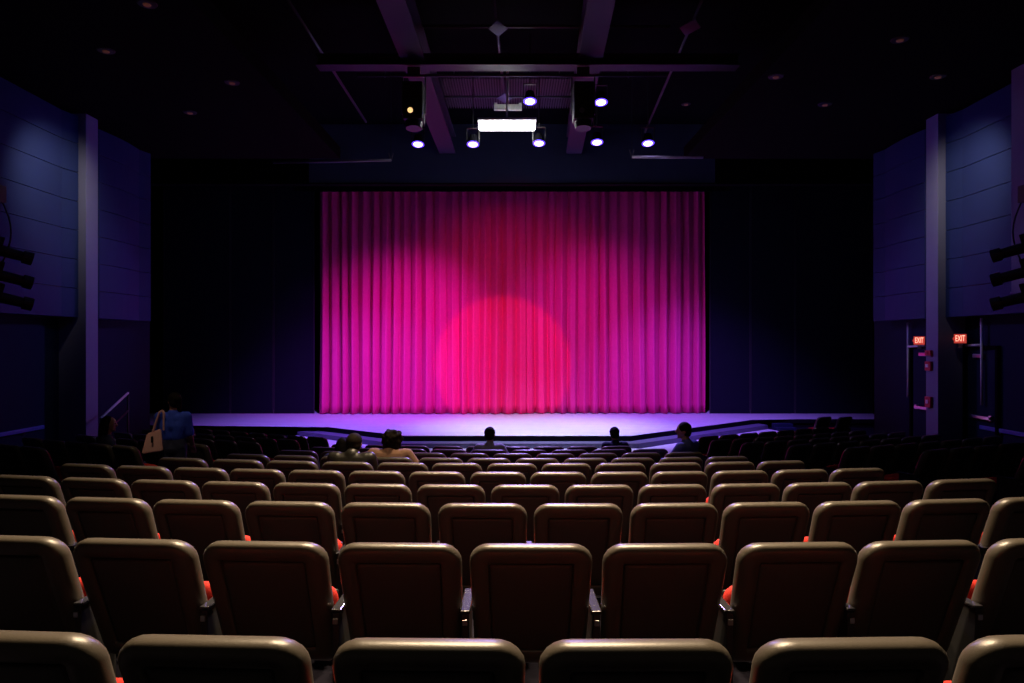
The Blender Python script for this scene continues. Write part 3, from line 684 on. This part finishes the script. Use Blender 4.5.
    for s in (-1, 1):
        eb = ball(B(), (s*0.031, 0.084, 0.012), (0.011, 0.008, 0.008), 8); bmesh.ops.transform(eb, matrix=Rm, verts=eb.verts); obj('eye', eb, 'eye', t, True)
    # clothes
    bm = B(); torso(bm, 0.014, low)
    for a, e, h in arm:
        f = 1.0 if sleeve == 'long' else 0.85
        chain(bm, [(a, 0.072), (a.lerp(e, 0.5*f), 0.063), (a.lerp(e, f), 0.058)])
        if sleeve == 'long': chain(bm, [(e, 0.056), (e.lerp(h, 0.5), 0.052), (e.lerp(h, 0.92), 0.042)])
    skin_link('shirt', remesh(bm, 'shirt', 0.011, 10), shirt, t)
    bm = B()
    for hp, kn, an, to in hips: chain(bm, [(hp, 0.10), (hp.lerp(kn, 0.5), 0.088), (kn, 0.07)]); chain(bm, [(kn, 0.07), (kn.lerp(an, 0.5), 0.066), (an + V((0, 0, 0.03)), 0.055)])
    chain(bm, [(pel + V((-0.07, 0, -0.02)), 0.112), (pel + V((0.07, 0, -0.02)), 0.112)])
    if low:
        for q in (-1, 1): chain(bm, [(pel + V((q*0.075, 0, 0)), 0.113), (pel + V((q*0.064, 0, low)), 0.100)])
    skin_link('trousers', remesh(bm, 'trousers', 0.012, 3), 'jeans', t)
    for hp, kn, an, to in hips:
        b2 = B(); chain(b2, [(an + V((0, -0.03, -0.035)), 0.042), (an.lerp(to, 0.6) + V((0, 0, -0.01)), 0.042), (to + V((0, 0.01, 0.0)), 0.034)])
        for v in b2.verts: v.co.z = max(v.co.z, 0.0)
        skin_link('shoe', remesh(b2, 'shoe', 0.01, 2), 'shoe', t)
    return tag(t, label, 'person')
def seated(key, px, hy, dfwd, *a, **k):      # place on a chair; scale so the head top meets the photo
    X, d, z, rz = seatpos[key]; y = d + dfwd; x = (px - 512)*y/F
    zt = EYE - (hy - 341.5)*y/F; z = floor_z(x, y); k.setdefault('slump', 0.03); sc = max(0.84, min(1.06, (zt - z)/(1.335 - k['slump']))); k.setdefault('sc', sc)
    return person((x, y, z), k.pop('rz', rz), 'sit', *a, **k)
seated((5, 3), 353.5, 432, 0.36, 'leather', 'hair_brown', 'short', 'person in a black leather jacket seated left of centre', sleeve='long', wide=1.2, slump=0.09)
seated((6, 3), 389, 429.5, 0.36, 'tan_cloth', 'hair_brown', 'full', 'person with full dark hair in a tan shirt, seated left of centre', arms='out', wide=1.3, turn=0.2, nod=-0.1, lean=0.06, slump=0.07, sleeve='long')
seated((6, 2), 342, 437, 0.36, 'navy_cloth', 'hair_black', 'long', 'dark-clothed person half hidden left of the leather jacket', slump=0.08)
seated((8, 4), 490, 426, 0.37, 'grey_cloth', 'hair_black', 'short', 'person with cropped hair in a pale patterned shirt, seated at centre', turn=-0.2, arms='out')
seated((9, 8), 614.5, 426, 0.37, 'navy_cloth', 'hair_black', 'short', 'person with cropped hair in a dark shirt near the stage')
seated((7, 9), 684, 421, 0.37, 'violet_cloth', 'hair_black', 'short', 'person in a blue shirt seen in profile, seated right of centre', rz=0.75, turn=0.55, arms='reach', sleeve='long')
x, y = seatpos[('left', 'fifth row', 1)]
d = y + 0.3; x = (110 - 512)*d/F
person((x, d, floor_z(x, d)), -0.75, 'sit', 'navy_cloth', 'hair_brown', 'long', 'person with shoulder-length hair in profile, seated in the shadowed left block', sc=0.93, turn=-0.5)
xw, dw = (173.5 - 512)*9.0/F, 9.0
zw = floor_z(xw, dw); scw = (EYE - (393 - 341.5)*dw/F - zw)/1.675
person((xw, dw, zw), 0.1, 'stand', 'blue_cloth', 'hair_black', 'bun', 'person in a blue top standing in the left aisle with a shoulder bag', sc=scw, turn=0.75, arms='bag', sleeve='short', wide=1.05)
# shoulder bag
bx = at(153.5, 452, 8.86); t = empty('shoulder_bag', bx, 0.25)
bm = B(); lo = [(-0.13, -0.06, 0), (0.12, -0.06, 0), (0.12, 0.06, 0), (-0.13, 0.06, 0)]; hi = [(-0.045, -0.025, 0.25), (0.125, -0.025, 0.29), (0.125, 0.025, 0.29), (-0.045, 0.025, 0.25)]
a = [bm.verts.new(p) for p in lo]; b = [bm.verts.new(p) for p in hi]; bm.faces.new(a[::-1]); bm.faces.new(b)
for i in range(4): bm.faces.new((a[i], a[(i+1) % 4], b[(i+1) % 4], b[i]))
bmesh.ops.bevel(bm, geom=bm.edges[:], offset=0.015, segments=2, affect='EDGES'); bmesh.ops.rotate(bm, cent=(0, 0, 0), matrix=Matrix.Rotation(-0.12, 3, 'Y'), verts=bm.verts)
obj('bag_body', bm, 'pink_leather', t)
for yy in (-0.02, 0.02):
    bm = B(); pts = [(-0.01, yy, 0.25), (0.035, yy, 0.40), (0.075, yy*0.9, 0.52), (0.105, yy*0.8, 0.535), (0.125, yy*0.9, 0.50), (0.125, yy, 0.28)]
    for p, q in zip(pts, pts[1:]): tube(bm, p, q, 0.011, n=6)
    obj('strap', bm, 'pink_leather', t)
obj('clasp', box(B(), (-0.012, -0.075, 0.13), (0.008, -0.045, 0.21)), 'black', t)
tag(t, 'pale pink leather tote bag hanging from the shoulder of the standing person', 'bag')
